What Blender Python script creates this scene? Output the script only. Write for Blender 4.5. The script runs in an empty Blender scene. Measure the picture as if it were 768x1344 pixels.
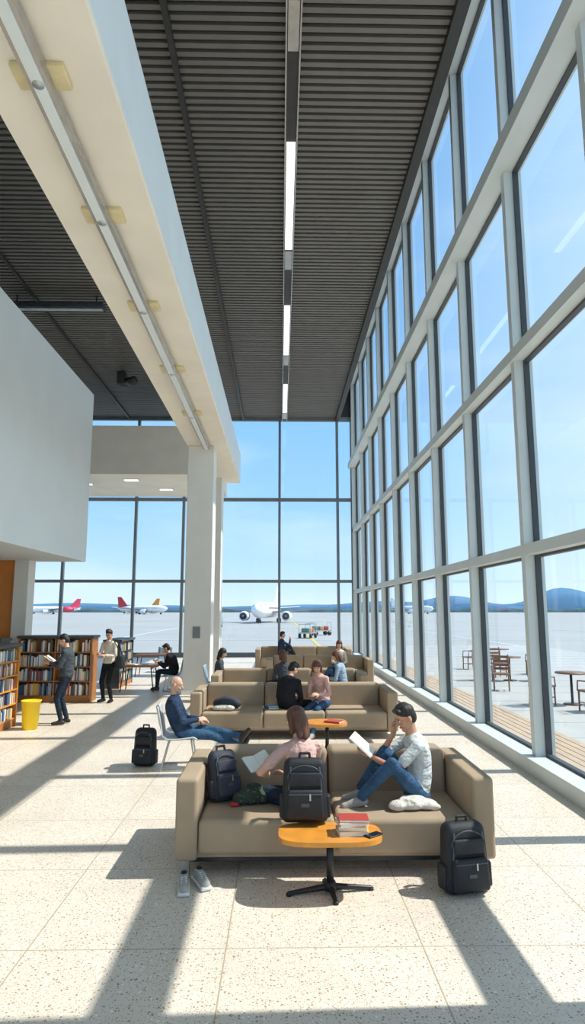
import bpy, bmesh, math, random
import numpy as np
from mathutils import Vector, Matrix, Euler, noise
random.seed(7)
V=Vector
SC=bpy.context.scene
COL=SC.collection

# ------------------------------------------------------------ materials
def lin(c):
    r=[]
    for x in c:
        x=x/255.0
        r.append(x/12.92 if x<=0.04045 else ((x+0.055)/1.055)**2.4)
    return (r[0],r[1],r[2],1)
def mat(name,rgb,rough=0.6,metal=0.0,var=0.10,scale=6.0,bump=0.0,bscale=60.0,emit=0.0,spec=0.5,bdist=.02,stretch=None):
    m=bpy.data.materials.new(name); m.use_nodes=True
    nt=m.node_tree; b=nt.nodes['Principled BSDF']
    tc=nt.nodes.new('ShaderNodeTexCoord'); vec=tc.outputs['Object']
    if stretch:
        mp=nt.nodes.new('ShaderNodeMapping'); mp.inputs['Scale'].default_value=stretch; nt.links.new(vec,mp.inputs[0]); vec=mp.outputs[0]
    nz=nt.nodes.new('ShaderNodeTexNoise'); nz.inputs['Scale'].default_value=scale; nz.inputs['Detail'].default_value=4
    nt.links.new(vec,nz.inputs['Vector'])
    rp=nt.nodes.new('ShaderNodeValToRGB')
    c=lin(rgb)
    rp.color_ramp.elements[0].position=0.3; rp.color_ramp.elements[1].position=0.7
    rp.color_ramp.elements[0].color=tuple(x*(1-var) for x in c[:3])+(1,)
    rp.color_ramp.elements[1].color=tuple(min(1,x*(1+var)) for x in c[:3])+(1,)
    nt.links.new(nz.outputs['Fac'],rp.inputs['Fac'])
    nt.links.new(rp.outputs['Color'],b.inputs['Base Color'])
    b.inputs['Roughness'].default_value=rough; b.inputs['Metallic'].default_value=metal
    b.inputs['Specular IOR Level'].default_value=spec
    if bump>0:
        n2=nt.nodes.new('ShaderNodeTexNoise'); n2.inputs['Scale'].default_value=bscale; n2.inputs['Detail'].default_value=3
        nt.links.new(vec,n2.inputs['Vector'])
        bp=nt.nodes.new('ShaderNodeBump'); bp.inputs['Strength'].default_value=bump; bp.inputs['Distance'].default_value=bdist
        nt.links.new(n2.outputs['Fac'],bp.inputs['Height']); nt.links.new(bp.outputs['Normal'],b.inputs['Normal'])
    if emit>0:
        b.inputs['Emission Color'].default_value=c; b.inputs['Emission Strength'].default_value=emit
    return m
def cloth(name,rgb,var=.06): return mat(name,rgb,.85,var=var,bump=.8,bscale=11,bdist=.045,spec=.25,stretch=(1,1,1.7))

M={}
M['white']=mat('white_paint',(226,232,232),0.75,var=.02,scale=1.2)
M['beam']=mat('cream_concrete',(242,234,218),0.8,var=.04,scale=1.5,bump=.1,bscale=25)
M['beamside']=mat('beam_side_pale',(228,234,235),0.7,var=.03,scale=1.5)  # cooler white for a thin sheet on the beam's right face only
M['column']=mat('column_paint',(228,226,218),0.7,var=.03,scale=2)
M['frame']=mat('window_frame_paint',(208,214,211),0.5,var=.03,scale=2)
M['frameback']=mat('window_frame_backlit',(120,128,132),0.5,var=.04,scale=2)  # back frames' backlit darkness is put into this grey; column plate reuses it
M['gasket']=mat('gasket_dark',(66,72,76),0.5)
M['slat']=mat('ceiling_slat',(116,111,105),0.5,var=.06,scale=2)
M['ceilback']=mat('ceiling_void',(38,36,34),0.9)
M['dark']=mat('dark_steel',(52,50,49),0.5)
M['lens']=mat('light_lens',(250,250,250),0.4,emit=1.2,var=.01)
M['chan']=mat('light_channel',(180,180,178),0.25,metal=.6)
M['wood']=mat('orange_wood',(218,146,58),0.35,var=.14,scale=9)
M['wood2']=mat('brown_wood',(168,108,56),0.5,var=.15,scale=5)
M['wood3']=mat('chair_wood',(128,92,70),0.5,var=.12,scale=5)
M['black']=mat('black_metal',(28,30,33),0.4,var=.1)
M['steel']=mat('brushed_steel',(190,190,188),0.3,metal=.8)
M['sofa']=mat('taupe_upholstery',(172,152,128),0.9,var=.06,scale=4,bump=.25,bscale=350,spec=.2)
M['bagblk']=mat('black_nylon',(30,33,38),0.6,var=.2,scale=8,bump=.3,bscale=120)
M['bagnavy']=mat('navy_nylon',(54,56,70),0.7,var=.2,scale=8,bump=.3,bscale=120)
M['baggrey']=mat('grey_nylon',(92,94,98),0.7,var=.2,scale=8,bump=.3,bscale=60)
M['trim']=mat('bag_trim',(80,83,88),0.45)
M['linen']=mat('linen_cloth',(212,206,196),0.9,var=.08,scale=8,bump=.9,bscale=16,bdist=.04)
M['skin']=mat('skin_light',(218,170,144),0.5,var=.05,scale=12)
M['skin2']=mat('skin_tan',(196,146,116),0.5,var=.05,scale=12)
M['lips']=mat('lips',(170,92,86),0.5)
M['eyew']=mat('eye_white',(235,232,226),0.3,var=.01)
M['eyed']=mat('eye_iris',(40,28,22),0.3)
hb=dict(var=.35,scale=60,bump=.6,bscale=130,bdist=.008,stretch=(1,1,.12))
M['hairbr']=mat('hair_brown',(98,62,42),0.5,**hb)
M['hairdk']=mat('hair_dark',(34,28,26),0.5,**hb)
M['hairgr']=mat('hair_grey',(165,158,150),0.6,**hb)
M['pink']=cloth('pink_cotton',(220,178,168))
M['tee']=cloth('grey_cotton',(204,208,206))
M['navy']=cloth('navy_jacket',(44,62,88),.15)
M['blkj']=cloth('black_jacket',(36,38,44),.15)
M['greyj']=cloth('grey_jacket',(72,78,84),.15)
M['beige']=cloth('beige_shirt',(222,212,196))
M['ltblue']=cloth('light_blue_shirt',(160,182,200))
M['jean']=cloth('blue_denim',(58,90,120),.2)
M['jeand']=cloth('dark_denim',(38,48,64),.18)
M['blkt']=cloth('black_trousers',(30,31,35),.1)
M['shoew']=mat('sneaker_white',(222,222,218),0.6,var=.03)
M['shoeg']=mat('sneaker_grey',(165,163,158),0.7,var=.06)
M['shoed']=mat('leather_dark',(50,40,36),0.5)
M['sock']=mat('sock_grey',(120,122,128),0.9)
M['page']=mat('paper_pages',(238,234,222),0.8,var=.03,scale=60)
M['yellow']=mat('yellow_plastic',(248,212,40),0.35,var=.02)
M['chairblue']=mat('chair_blue_grey',(150,172,186),0.45,var=.04)
M['chairwhite']=mat('chair_grey_white',(200,202,202),0.4,var=.03)
M['counter']=mat('dark_counter',(70,74,76),0.5)
M['plw']=mat('aircraft_white',(238,240,242),0.35,var=.01)
M['plg']=mat('aircraft_grey',(120,126,134),0.4)
M['plpink']=mat('livery_pink',(226,74,98),0.4)
M['plor']=mat('livery_orange',(238,150,60),0.4)
M['plred']=mat('livery_red',(190,50,50),0.4)
M['glassdk']=mat('cockpit_glass',(30,38,48),0.1)
M['panel']=mat('orange_panel',(218,134,58),.4,var=.1,scale=3)
M['bracket']=mat('bracket_cream',(222,206,160),.6)
bookcols=[(186,78,66),(70,100,140),(226,214,190),(90,130,120),(228,180,90),(90,84,80),(240,238,232),(200,204,206),(130,160,186),(180,150,116),(236,226,210)]
BK=[mat('book_cover_%d'%i,c,0.6,var=.05) for i,c in enumerate(bookcols)]
RED=mat('book_cover_red',(182,66,52),.5)

def patterned(name,a,b,sc):
    m=mat(name,a,.85); nt=m.node_tree
    v=nt.nodes.new('ShaderNodeTexVoronoi'); v.inputs['Scale'].default_value=sc
    tc=nt.nodes.new('ShaderNodeTexCoord'); nt.links.new(tc.outputs['Object'],v.inputs['Vector'])
    r=nt.nodes.new('ShaderNodeValToRGB'); r.color_ramp.elements[0].color=lin(b); r.color_ramp.elements[1].color=lin(a)
    r.color_ramp.elements[0].position=.25; r.color_ramp.elements[1].position=.35
    nt.links.new(v.outputs['Distance'],r.inputs['Fac']); nt.links.new(r.outputs['Color'],nt.nodes['Principled BSDF'].inputs['Base Color'])
    return m
M['scarf']=patterned('patterned_cloth',(52,66,54),(96,102,86),30)

def floor_mat():
    m=bpy.data.materials.new('terrazzo_floor'); m.use_nodes=True; nt=m.node_tree; L=nt.links.new
    b=nt.nodes['Principled BSDF']; tc=nt.nodes.new('ShaderNodeTexCoord')
    N=lambda t:nt.nodes.new(t)
    nz=N('ShaderNodeTexNoise'); nz.inputs['Scale'].default_value=1.3; nz.inputs['Detail'].default_value=5
    L(tc.outputs['Object'],nz.inputs['Vector'])
    r0=N('ShaderNodeValToRGB'); r0.color_ramp.elements[0].color=lin((220,207,190)); r0.color_ramp.elements[1].color=lin((233,222,206))
    r0.color_ramp.elements[0].position=.3; r0.color_ramp.elements[1].position=.7
    L(nz.outputs['Fac'],r0.inputs['Fac'])
    prev=r0.outputs['Color']
    for sc,th,col,keep in ((42,.29,(156,130,104),.66),(80,.32,(176,152,126),.4),(26,.22,(248,243,234),.7)):
        v=N('ShaderNodeTexVoronoi'); v.inputs['Scale'].default_value=sc
        L(tc.outputs['Object'],v.inputs['Vector'])
        lt=N('ShaderNodeMath'); lt.operation='LESS_THAN'; lt.inputs[1].default_value=th; L(v.outputs['Distance'],lt.inputs[0])
        sp=N('ShaderNodeSeparateColor'); L(v.outputs['Color'],sp.inputs[0])
        gt=N('ShaderNodeMath'); gt.operation='GREATER_THAN'; gt.inputs[1].default_value=keep; L(sp.outputs[0],gt.inputs[0])
        mu=N('ShaderNodeMath'); mu.operation='MULTIPLY'; L(lt.outputs[0],mu.inputs[0]); L(gt.outputs[0],mu.inputs[1])
        mx=N('ShaderNodeMixRGB'); mx.inputs[2].default_value=lin(col); L(mu.outputs[0],mx.inputs[0]); L(prev,mx.inputs[1]); prev=mx.outputs[0]
    bk=N('ShaderNodeTexBrick'); bk.offset=0.0; bk.inputs['Scale'].default_value=1
    bk.inputs['Mortar Size'].default_value=.005; bk.inputs['Brick Width'].default_value=1.3; bk.inputs['Row Height'].default_value=1.3
    bk.inputs['Mortar Smooth'].default_value=0
    mpp=N('ShaderNodeMapping'); mpp.inputs['Location'].default_value=(.35,.65,0); L(tc.outputs['Object'],mpp.inputs[0]); L(mpp.outputs[0],bk.inputs['Vector'])
    mx=N('ShaderNodeMixRGB'); mx.inputs[2].default_value=lin((182,164,140)); L(bk.outputs['Fac'],mx.inputs[0]); L(prev,mx.inputs[1])
    L(mx.outputs[0],b.inputs['Base Color'])
    b.inputs['Roughness'].default_value=.40; b.inputs['Specular IOR Level'].default_value=.45
    return m
M['floor']=floor_mat()

def glass_mat():
    m=bpy.data.materials.new('window_glass'); m.use_nodes=True; nt=m.node_tree; nt.nodes.clear(); L=nt.links.new
    o=nt.nodes.new('ShaderNodeOutputMaterial'); t=nt.nodes.new('ShaderNodeBsdfTransparent'); g=nt.nodes.new('ShaderNodeBsdfGlossy')
    t.inputs[0].default_value=(.94,.98,.985,1); g.inputs['Roughness'].default_value=.02; g.inputs['Color'].default_value=(.9,.95,1,1)
    lw=nt.nodes.new('ShaderNodeLayerWeight'); lw.inputs[0].default_value=.5
    p=nt.nodes.new('ShaderNodeMath'); p.operation='POWER'; p.inputs[1].default_value=4; L(lw.outputs['Facing'],p.inputs[0])
    q=nt.nodes.new('ShaderNodeMath'); q.operation='MULTIPLY_ADD'; q.inputs[1].default_value=.35; q.inputs[2].default_value=.03; L(p.outputs[0],q.inputs[0])
    mx=nt.nodes.new('ShaderNodeMixShader'); L(q.outputs[0],mx.inputs[0]); L(t.outputs[0],mx.inputs[1]); L(g.outputs[0],mx.inputs[2]); L(mx.outputs[0],o.inputs[0])
    return m
M['glass']=glass_mat()
M['tarmac']=mat('tarmac',(164,163,158),.9,var=.08,scale=.05)
M['deck']=mat('terrace_planks',(180,160,136),.8,var=.1,scale=3)
M['pave']=mat('terrace_paving',(178,178,174),.85,var=.04,scale=1)
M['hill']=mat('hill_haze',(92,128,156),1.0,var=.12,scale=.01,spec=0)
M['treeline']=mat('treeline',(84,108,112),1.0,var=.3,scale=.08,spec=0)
M['liney']=mat('marking_yellow',(200,180,110),.8)
M['linew']=mat('marking_white',(200,202,200),.8)

# ------------------------------------------------------------ mesh builder
_bc={}
class MB:
    def __init__(s): s.v=[];s.f=[];s.m=[];s.sm=[];s.mats=[]
    def mi(s,m):
        if isinstance(m,str): m=M[m]
        if m not in s.mats: s.mats.append(m)
        return s.mats.index(m)
    def add(s,vs,fs,m,smooth=False):
        o=len(s.v); s.v.extend([tuple(v) for v in vs]); i=s.mi(m)
        for f in fs: s.f.append(tuple(o+k for k in f)); s.m.append(i); s.sm.append(smooth)
    def box(s,c,size,m,rot=None,bev=0,seg=3,top=1.0):
        R=rot if rot is not None else Matrix.Identity(3)
        if bev<=0:
            vs=[V((x,y,z)) for z in(-.5,.5) for y in(-.5,.5) for x in(-.5,.5)]
            vs=[V((v.x*size[0],v.y*size[1],v.z*size[2])) for v in vs]
            fs=[(0,2,3,1),(4,5,7,6),(0,1,5,4),(2,6,7,3),(0,4,6,2),(1,3,7,5)]; sm=False
        else:
            key=(round(size[0],4),round(size[1],4),round(size[2],4),bev,seg)
            if key not in _bc:
                bm=bmesh.new(); bmesh.ops.create_cube(bm,size=1)
                for v in bm.verts: v.co=V((v.co.x*size[0],v.co.y*size[1],v.co.z*size[2]))
                bmesh.ops.bevel(bm,geom=list(bm.edges),offset=min(bev,min(size)*.49),segments=seg,profile=.5,affect='EDGES')
                bm.verts.index_update()
                _bc[key]=([v.co.copy() for v in bm.verts],[tuple(v.index for v in f.verts) for f in bm.faces]); bm.free()
            vs,fs=_bc[key]; sm=True
        if top!=1.0:
            vs=[V((v.x*(1+(top-1)*(v.z/size[2]+.5)),v.y*(1+(top-1)*(v.z/size[2]+.5)),v.z)) for v in vs]
        c=V(c); s.add([R@V(v)+c for v in vs],fs,m,sm)
    def bx(s,x0,x1,y0,y1,z0,z1,m,bev=0,seg=3):
        s.box(((x0+x1)/2,(y0+y1)/2,(z0+z1)/2),(abs(x1-x0),abs(y1-y0),abs(z1-z0)),m,bev=bev,seg=seg)
    def rev(s,a,b,prof,m,n=12,smooth=True):
        a=V(a);b=V(b);d=b-a;L=d.length
        q=d.to_track_quat('Z','Y').to_matrix() if L>1e-9 else Matrix.Identity(3)
        vs=[];fs=[]
        for (t,r) in prof:
            for k in range(n):
                an=2*math.pi*k/n; vs.append(a+q@V((r*math.cos(an),r*math.sin(an),t)))
        R=len(prof)
        for i in range(R-1):
            for k in range(n):
                fs.append((i*n+k,i*n+(k+1)%n,(i+1)*n+(k+1)%n,(i+1)*n+k))
        fs.append(tuple(reversed(range(n)))); fs.append(tuple((R-1)*n+k for k in range(n)))
        s.add(vs,fs,m,smooth)
    def cyl(s,a,b,r1,r2,m,n=14,smooth=True):
        L=(V(b)-V(a)).length; s.rev(a,b,[(0,r1),(L,r2)],m,n,smooth)
    def cap(s,a,b,ra,rb,m,n=12):
        L=(V(b)-V(a)).length; pr=[]
        for k in range(4):
            an=math.pi/2*(1-k/4.0)*.97; pr.append((-ra*math.sin(an),ra*math.cos(an)))
        pr.append((0,ra)); pr.append((max(L,1e-4),rb))
        for k in range(1,5):
            an=math.pi/2*(k/4.0)*.97; pr.append((L+rb*math.sin(an),rb*math.cos(an)))
        s.rev(a,b,pr,m,n)
    def ell(s,c,r,m,R=None,nu=14,nv=9):
        R=R or Matrix.Identity(3); c=V(c); vs=[c+R@V((0,0,-r[2]))];fs=[]
        for j in range(1,nv):
            ph=-math.pi/2+math.pi*j/nv
            for k in range(nu):
                an=2*math.pi*k/nu; vs.append(c+R@V((r[0]*math.cos(ph)*math.cos(an),r[1]*math.cos(ph)*math.sin(an),r[2]*math.sin(ph))))
        vs.append(c+R@V((0,0,r[2])))
        for k in range(nu):
            fs.append((0,1+(k+1)%nu,1+k)); e=len(vs)-1; o=1+(nv-2)*nu; fs.append((e,o+k,o+(k+1)%nu))
        for j in range(nv-2):
            for k in range(nu):
                o=1+j*nu; fs.append((o+k,o+(k+1)%nu,o+nu+(k+1)%nu,o+nu+k))
        s.add(vs,fs,m,True)
    def tube(s,pts,r,m,n=8):
        for i in range(len(pts)-1): s.cap(pts[i],pts[i+1],r,r,m,n)
    def slab(s,poly,off,m):
        n=len(poly); p=[V(x) for x in poly]; o=V(off)
        fs=[tuple(range(n)),tuple(reversed(range(n,2*n)))]+[(i,n+i,n+(i+1)%n,(i+1)%n) for i in range(n)]
        s.add(p+[x+o for x in p],fs,m)
    def obj(s,name,parent=None,loc=(0,0,0),rot=(0,0,0),wn=False):
        me=bpy.data.meshes.new(name); me.from_pydata(s.v,[],s.f)
        for m in s.mats: me.materials.append(m)
        me.polygons.foreach_set('material_index',s.m); me.polygons.foreach_set('use_smooth',s.sm)
        bm=bmesh.new(); bm.from_mesh(me); bmesh.ops.recalc_face_normals(bm,faces=bm.faces); bm.to_mesh(me); bm.free()
        me.update(); ob=bpy.data.objects.new(name,me); COL.objects.link(ob)
        ob.location=loc; ob.rotation_euler=rot
        if parent: ob.parent=parent
        if wn:
            w=ob.modifiers.new('wn','WEIGHTED_NORMAL'); w.keep_sharp=True
        return ob
def empty(name,loc=(0,0,0),rz=0.0):
    e=bpy.data.objects.new(name,None); COL.objects.link(e); e.location=loc; e.rotation_euler=(0,0,math.radians(rz)); e.empty_display_size=.1
    return e

# ------------------------------------------------------------ remeshed organic shapes
def organic(name,prims,voxel,smooth=3,parent=None,loc=(0,0,0),rz=0,extra=None):
    b=MB()
    for p in prims:
        if p[0]=='c': b.cap(p[1],p[2],p[3],p[4],p[5])
        else: b.ell(p[1],p[3],p[4],p[2])
    tmp=b.obj('tmp'); r=tmp.modifiers.new('r','REMESH'); r.mode='VOXEL'; r.voxel_size=voxel; r.use_smooth_shade=True
    if smooth:
        sm=tmp.modifiers.new('s','SMOOTH'); sm.iterations=smooth; sm.factor=.5
    dg=bpy.context.evaluated_depsgraph_get(); ev=tmp.evaluated_get(dg)
    me=bpy.data.meshes.new_from_object(ev); me.name=name
    bpy.data.objects.remove(tmp,do_unlink=True)
    me.materials.clear(); mats=[]
    for p in prims:
        m=M[p[-1]] if isinstance(p[-1],str) else p[-1]
        if m not in mats: mats.append(m)
    for m in mats: me.materials.append(m)
    nf=len(me.polygons); cc=np.empty(nf*3); me.polygons.foreach_get('center',cc); cc=cc.reshape(-1,3)
    best=np.full(nf,1e9); idx=np.zeros(nf,dtype=np.int32)
    for p in prims:
        m=M[p[-1]] if isinstance(p[-1],str) else p[-1]; k=mats.index(m)
        if p[0]=='c':
            a=np.array(p[1]);q=np.array(p[2]);d=q-a;L=max(d.dot(d),1e-9)
            t=np.clip(((cc-a)@d)/L,0,1); dist=np.linalg.norm(cc-(a+t[:,None]*d),axis=1)-(p[3]+(p[4]-p[3])*t)
        else:
            R=np.array(p[2]); lc=(cc-np.array(p[1]))@R; rr=np.array(p[3]); l=np.linalg.norm(lc/rr,axis=1)
            g=np.linalg.norm(lc/(rr*rr),axis=1)+1e-9; dist=l*(l-1)/g
        w=dist<best; best[w]=dist[w]; idx[w]=k
    me.polygons.foreach_set('material_index',idx); me.polygons.foreach_set('use_smooth',np.ones(nf,dtype=bool)); me.update()
    ob=bpy.data.objects.new(name,me); COL.objects.link(ob); ob.location=loc; ob.rotation_euler=(0,0,math.radians(rz))
    if parent: ob.parent=parent
    return ob
I3=Matrix.Identity(3)
def frame3(x,y,z): return Matrix((x,y,z)).transposed()
def ik(a,t,l1,l2,pole):
    a=V(a);t=V(t);d=t-a;L=max(min(d.length,l1+l2-.004),abs(l1-l2)+.01);u=d.normalized();t=a+u*L
    x=(l1*l1-l2*l2+L*L)/(2*L);h=math.sqrt(max(l1*l1-x*x,0));p=V(pole);p=(p-u*p.dot(u))
    if p.length<1e-4: p=V((0,0,1))
    p.normalize(); return a+u*x+p*h,t

def hand(name,w,d,n,thumbside,skin,vox,parent,curl=.5,sc=1.0):
    w=V(w);d=V(d).normalized();n=V(n);n=(n-d*n.dot(d)).normalized();s=n.cross(d)*thumbside
    pr=[];offs=(.030,.010,-.010,-.029);lens=(.070,.078,.072,.056)
    for o,l in zip(offs,lens):
        k=w+(d*(.088 if abs(o)<.02 else .082)+s*o)*sc
        pr.append(('c',w+s*o*.6*sc+d*.005,k,.016*sc,.0125*sc,skin))
        p=k;a=0
        for j,fr in enumerate((.45,.32,.23)):
            a+=curl*(.9 if j==0 else .75)
            q=p+(d*math.cos(a)+n*math.sin(a))*l*fr*sc
            pr.append(('c',p,q,(.0100-.001*j)*sc,(.0092-.001*j)*sc,skin)); p=q
    b0=w+(d*.022+s*.024)*sc; b1=b0+(d*.6+s*.6+n*.35).normalized()*.042*sc; b2=b1+(d*.8+s*.15+n*.45).normalized()*.032*sc
    pr+=[('c',b0,b1,.014*sc,.0115*sc,skin),('c',b1,b2,.0112*sc,.009*sc,skin)]
    return organic(name,pr,vox,1,parent)

TP=((.0,.158,.122),(.2,.150,.116),(.4,.140,.108),(.6,.150,.112),(.78,.162,.112),(.9,.140,.092))
def person(name,loc,rz,o):
    E=empty(name,loc,rz)
    vox=o.get('vox',.014); sk=o.get('skin','skin'); top=o['top']; bot=o['bot']; shoe=o.get('shoe','shoed'); hair=o.get('hair','hairdk')
    g=o.get('g',1.0); bulk=o.get('bulk',1.0)
    P=V(o['P']);N=V(o['N']);up=(N-P).normalized();tw=math.radians(o.get('tw',0));rt=V((math.cos(tw),math.sin(tw),0))
    rt=(rt-up*rt.dot(up)).normalized();fw=up.cross(rt);R=frame3(rt,fw,up);L=(N-P).length;sl=o.get('slouch',.02)
    pr=[]
    def sp(t): return P+(N-P)*t-fw*sl*4*t*(1-t)
    for q in range(19):
        t=.9*q/18
        for i in range(5):
            if TP[i][0]<=t<=TP[i+1][0]+1e-6: break
        a=(t-TP[i][0])/(TP[i+1][0]-TP[i][0]); a=a*a*(3-2*a)
        w_=TP[i][1]+(TP[i+1][1]-TP[i][1])*a; d_=TP[i][2]+(TP[i+1][2]-TP[i][2])*a
        pr.append(('e',sp(t),R,(w_*g*bulk,d_*bulk,.075),top))
    pr.append(('e',P+V((0,0,-.045)),I3,(.160*g,.125,.085),bot))
    for sgn,hk,pk in ((-1,'Lh','Lp'),(1,'Rh','Rp')):
        S=N-up*.075+rt*sgn*.172*g
        pr.append(('c',N-up*.045,S,.058*bulk,.056*bulk,top))
        el,wr=ik(S,V(o[hk]),.285,.25,V(o.get(pk,(sgn*.5,-.4,-1))))
        if o.get('long',True):
            pr+=[('c',S,el,.054*bulk,.043*bulk,top),('c',el,el+(wr-el)*.93,.043*bulk,.033*bulk,top)]
            pr.append(('c',el+(wr-el)*.85,wr,.026,.023,sk))
        else:
            m=S+(el-S)*.62
            pr+=[('c',S,m,.056,.054,top),('c',m-(el-S)*.1,el,.040,.036,sk),('c',el,wr,.036,.023,sk)]
        dd=(wr-el).normalized(); hd=V(o.get(hk+'d',dd)).normalized(); hn=V(o.get(hk+'n',(-sgn*.6,.1,-.6)))
        hand('hand_'+hk[0].lower(),wr,hd,hn,-sgn if o.get(hk+'flip') else sgn,sk,.0045 if vox<.012 else .008,E,o.get(hk+'c',.45))
    for sgn,fk,pk,tk in ((-1,'Lf','Lk','Lt'),(1,'Rf','Rk','Rt')):
        H=P+V((sgn*.088*g,0,-.035))
        kn,an=ik(H,V(o[fk]),.43,.42,V(o.get(pk,(0,1,.2))))
        pr+=[('c',H,kn,.084,.060,bot),('c',kn,kn+(an-kn)*.4,.060,.056,bot),('c',kn+(an-kn)*.4,kn+(an-kn)*.93,.056,.046,bot)]
        td=V(o.get(tk,(0,1,0))).normalized(); sh=(an-kn).normalized(); dn=(sh-td*sh.dot(td)).normalized()
        pr.append(('c',kn+(an-kn)*.9,an+dn*.01,.034,.036,shoe))
        pr+=[('c',an-td*.045+dn*.045,an+td*.15+dn*.052,.036,.033,shoe),('c',an+dn*.02,an+td*.10+dn*.045,.036,.034,shoe),
             ('c',an-td*.05+dn*.062,an+td*.16+dn*.066,.022,.020,shoe)]
    yaw,pit=o.get('head',(0,0))[:2]; roll=o.get('head',(0,0,0))[2] if len(o.get('head',(0,0)))>2 else 0
    HR=Matrix.Rotation(math.radians(yaw),3,'Z')@Matrix.Rotation(math.radians(pit),3,'X')@Matrix.Rotation(math.radians(roll),3,'Y')
    C=N+(up+V((0,0,.8))).normalized()*.06+(HR@V((0,.01,.115)))
    pr.append(('c',N-up*.05,C+HR@V((0,-.015,-.05)),.060,.050,sk))
    if o.get('collar'): pr.append(('e',N+up*.0,R,(.085,.08,.035),top))
    organic('body',pr,vox,o.get('smooth',6),E)
    f=lambda *a:C+HR@V(a)
    hp=[('e',f(0,-.004,.028),HR,(.073,.090,.084),sk),('e',f(0,.020,-.035),HR,(.058,.068,.082),sk),('e',f(0,.058,-.092),HR,(.030,.028,.026),sk),
        ('c',f(0,.084,.008),f(0,.106,-.026),.009,.015,sk),('c',f(-.034,.080,.024),f(.034,.080,.024),.012,.012,sk),
        ('e',f(-.075,-.004,-.012),HR,(.012,.020,.031),sk),('e',f(.075,-.004,-.012),HR,(.012,.020,.031),sk),
        ('e',f(-.034,.062,-.03),HR,(.024,.022,.024),sk),('e',f(.034,.062,-.03),HR,(.024,.022,.024),sk)]
    hs=o.get('hs','short')
    if hs=='short':
        hp+=[('e',f(0,-.016,.050),HR,(.081,.094,.076),hair),('e',f(0,-.046,.0),HR,(.074,.062,.085),hair),('c',f(-.045,.062,.092),f(.045,.060,.088),.024,.022,hair),('e',f(.02,-.01,.105),HR,(.06,.07,.03),hair)]
    elif hs=='bald':
        hp+=[('e',f(0,-.040,.008),HR,(.078,.064,.058),hair),('e',f(0,.045,-.085),HR,(.045,.045,.038),hair),('c',f(-.03,.083,-.045),f(.03,.083,-.045),.012,.012,hair)]
    else:
        hp+=[('e',f(0,-.014,.048),HR,(.086,.098,.082),hair),('e',f(0,-.048,-.02),HR,(.082,.070,.100),hair),
             ('c',f(-.070,-.01,.03),f(-.074,.0,-.10),.028,.022,hair),('c',f(.070,-.01,.03),f(.074,.0,-.10),.028,.022,hair),
             ('c',f(-.035,-.06,-.05),f(-.045,-.055,-.15),.042,.028,hair),('c',f(.035,-.06,-.05),f(.04,-.06,-.155),.042,.026,hair),('c',f(0,-.07,-.05),f(0,-.075,-.17),.04,.026,hair)]
    organic('head',hp,.006 if vox<.012 else .009,2,E)
    fb=MB()
    for sx in(-1,1):
        fb.ell(f(sx*.030,.0835,.004),(.0135,.008,.0085),'eyew',HR); fb.ell(f(sx*.030,.0895,.004),(.006,.004,.0065),'eyed',HR)
        fb.cap(f(sx*.045,.086,.026),f(sx*.018,.094,.028),.0035,.004,hair,6)
    fb.ell(f(0,.0865,-.060),(.024,.009,.0075),'lips',HR)
    fb.obj('face_features',E)
    return E

# ------------------------------------------------------------ room shell
XW=3.6; YB=30.5; ZC=11.6; XL=-12.3; Y0=-6.0
b=MB(); b.bx(XL,XW+.1,Y0,YB+.1,-.2,0,'floor'); b.obj('floor')
b=MB(); b.bx(XL,2.85,Y0,YB+.1,ZC+.14,ZC+.4,'ceilback')
y=Y0+.1
while y<YB:
    b.box(((XL+2.85)/2,y,ZC+.06),(2.85-XL,.095,.07),'slat'); y+=.17
for xx in (-1.85,): 
    b.bx(xx-.05,xx+.05,Y0,YB,ZC-.10,ZC+.05,'dark')
b.bx(2.72,2.92,Y0,YB,ZC-.12,ZC+.35,'dark')
for xx in(-7.5,):
    b.bx(xx-.04,xx+.04,Y0,YB,ZC-.06,ZC+.05,'dark')
b.obj('ceiling')
b=MB(); b.bx(2.85,2.95,Y0,YB,ZC+.3,14.4,'dark'); b.bx(2.85,XW+.25,Y0,YB+.1,14.3,14.5,'dark'); b.obj('trim_1')
b=MB(); b.bx(XL-.2,XL,Y0,YB,-.2,ZC+.4,'white'); b.obj('wall_left')
# right curtain wall
W1=empty('window_1'); f=MB(); g=MB()
ys=[-3.9+2.6*k for k in range(13)]
for y in ys: f.bx(XW-.08,XW+.20,y-.065,y+.065,0,14.3,'frame')
f.bx(XW-.12,XW+.25,YB-.3,YB+.1,0,14.3,'frame'); f.bx(XW-.1,XW+.2,Y0-.1,Y0+.1,0,14.3,'frame')
zt=[(.10,.20,.40),(3.05,.15,.28),(6.0,.17,.30),(9.2,.26,.46),(13.4,.2,.3)]
for z,h,d in zt: f.bx(XW+.18-d,XW+.19,Y0,YB,z-h/2,z+h/2,'frame')
f.bx(XW,XW+.15,Y0,YB,13.5,14.3,'frame')
yy=[Y0]+ys+[YB-.25]
for i in range(len(yy)-1):
    a,c=yy[i]+.065,yy[i+1]-.065
    for j in range(4):
        z0=zt[j][0]+zt[j][1]/2; z1=zt[j+1][0]-zt[j+1][1]/2
        f.bx(XW+.06,XW+.14,a,a+.035,z0,z1,'gasket'); f.bx(XW+.06,XW+.14,c-.035,c,z0,z1,'gasket')
        f.bx(XW+.06,XW+.14,a+.035,c-.035,z0,z0+.035,'gasket'); f.bx(XW+.06,XW+.14,a+.035,c-.035,z1-.035,z1,'gasket')
        g.add([(XW+.1,a,z0),(XW+.1,c,z0),(XW+.1,c,z1),(XW+.1,a,z1)],[(0,1,2,3)],'glass')
f.obj('frame',W1); g.obj('glass_panes',W1)
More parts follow.
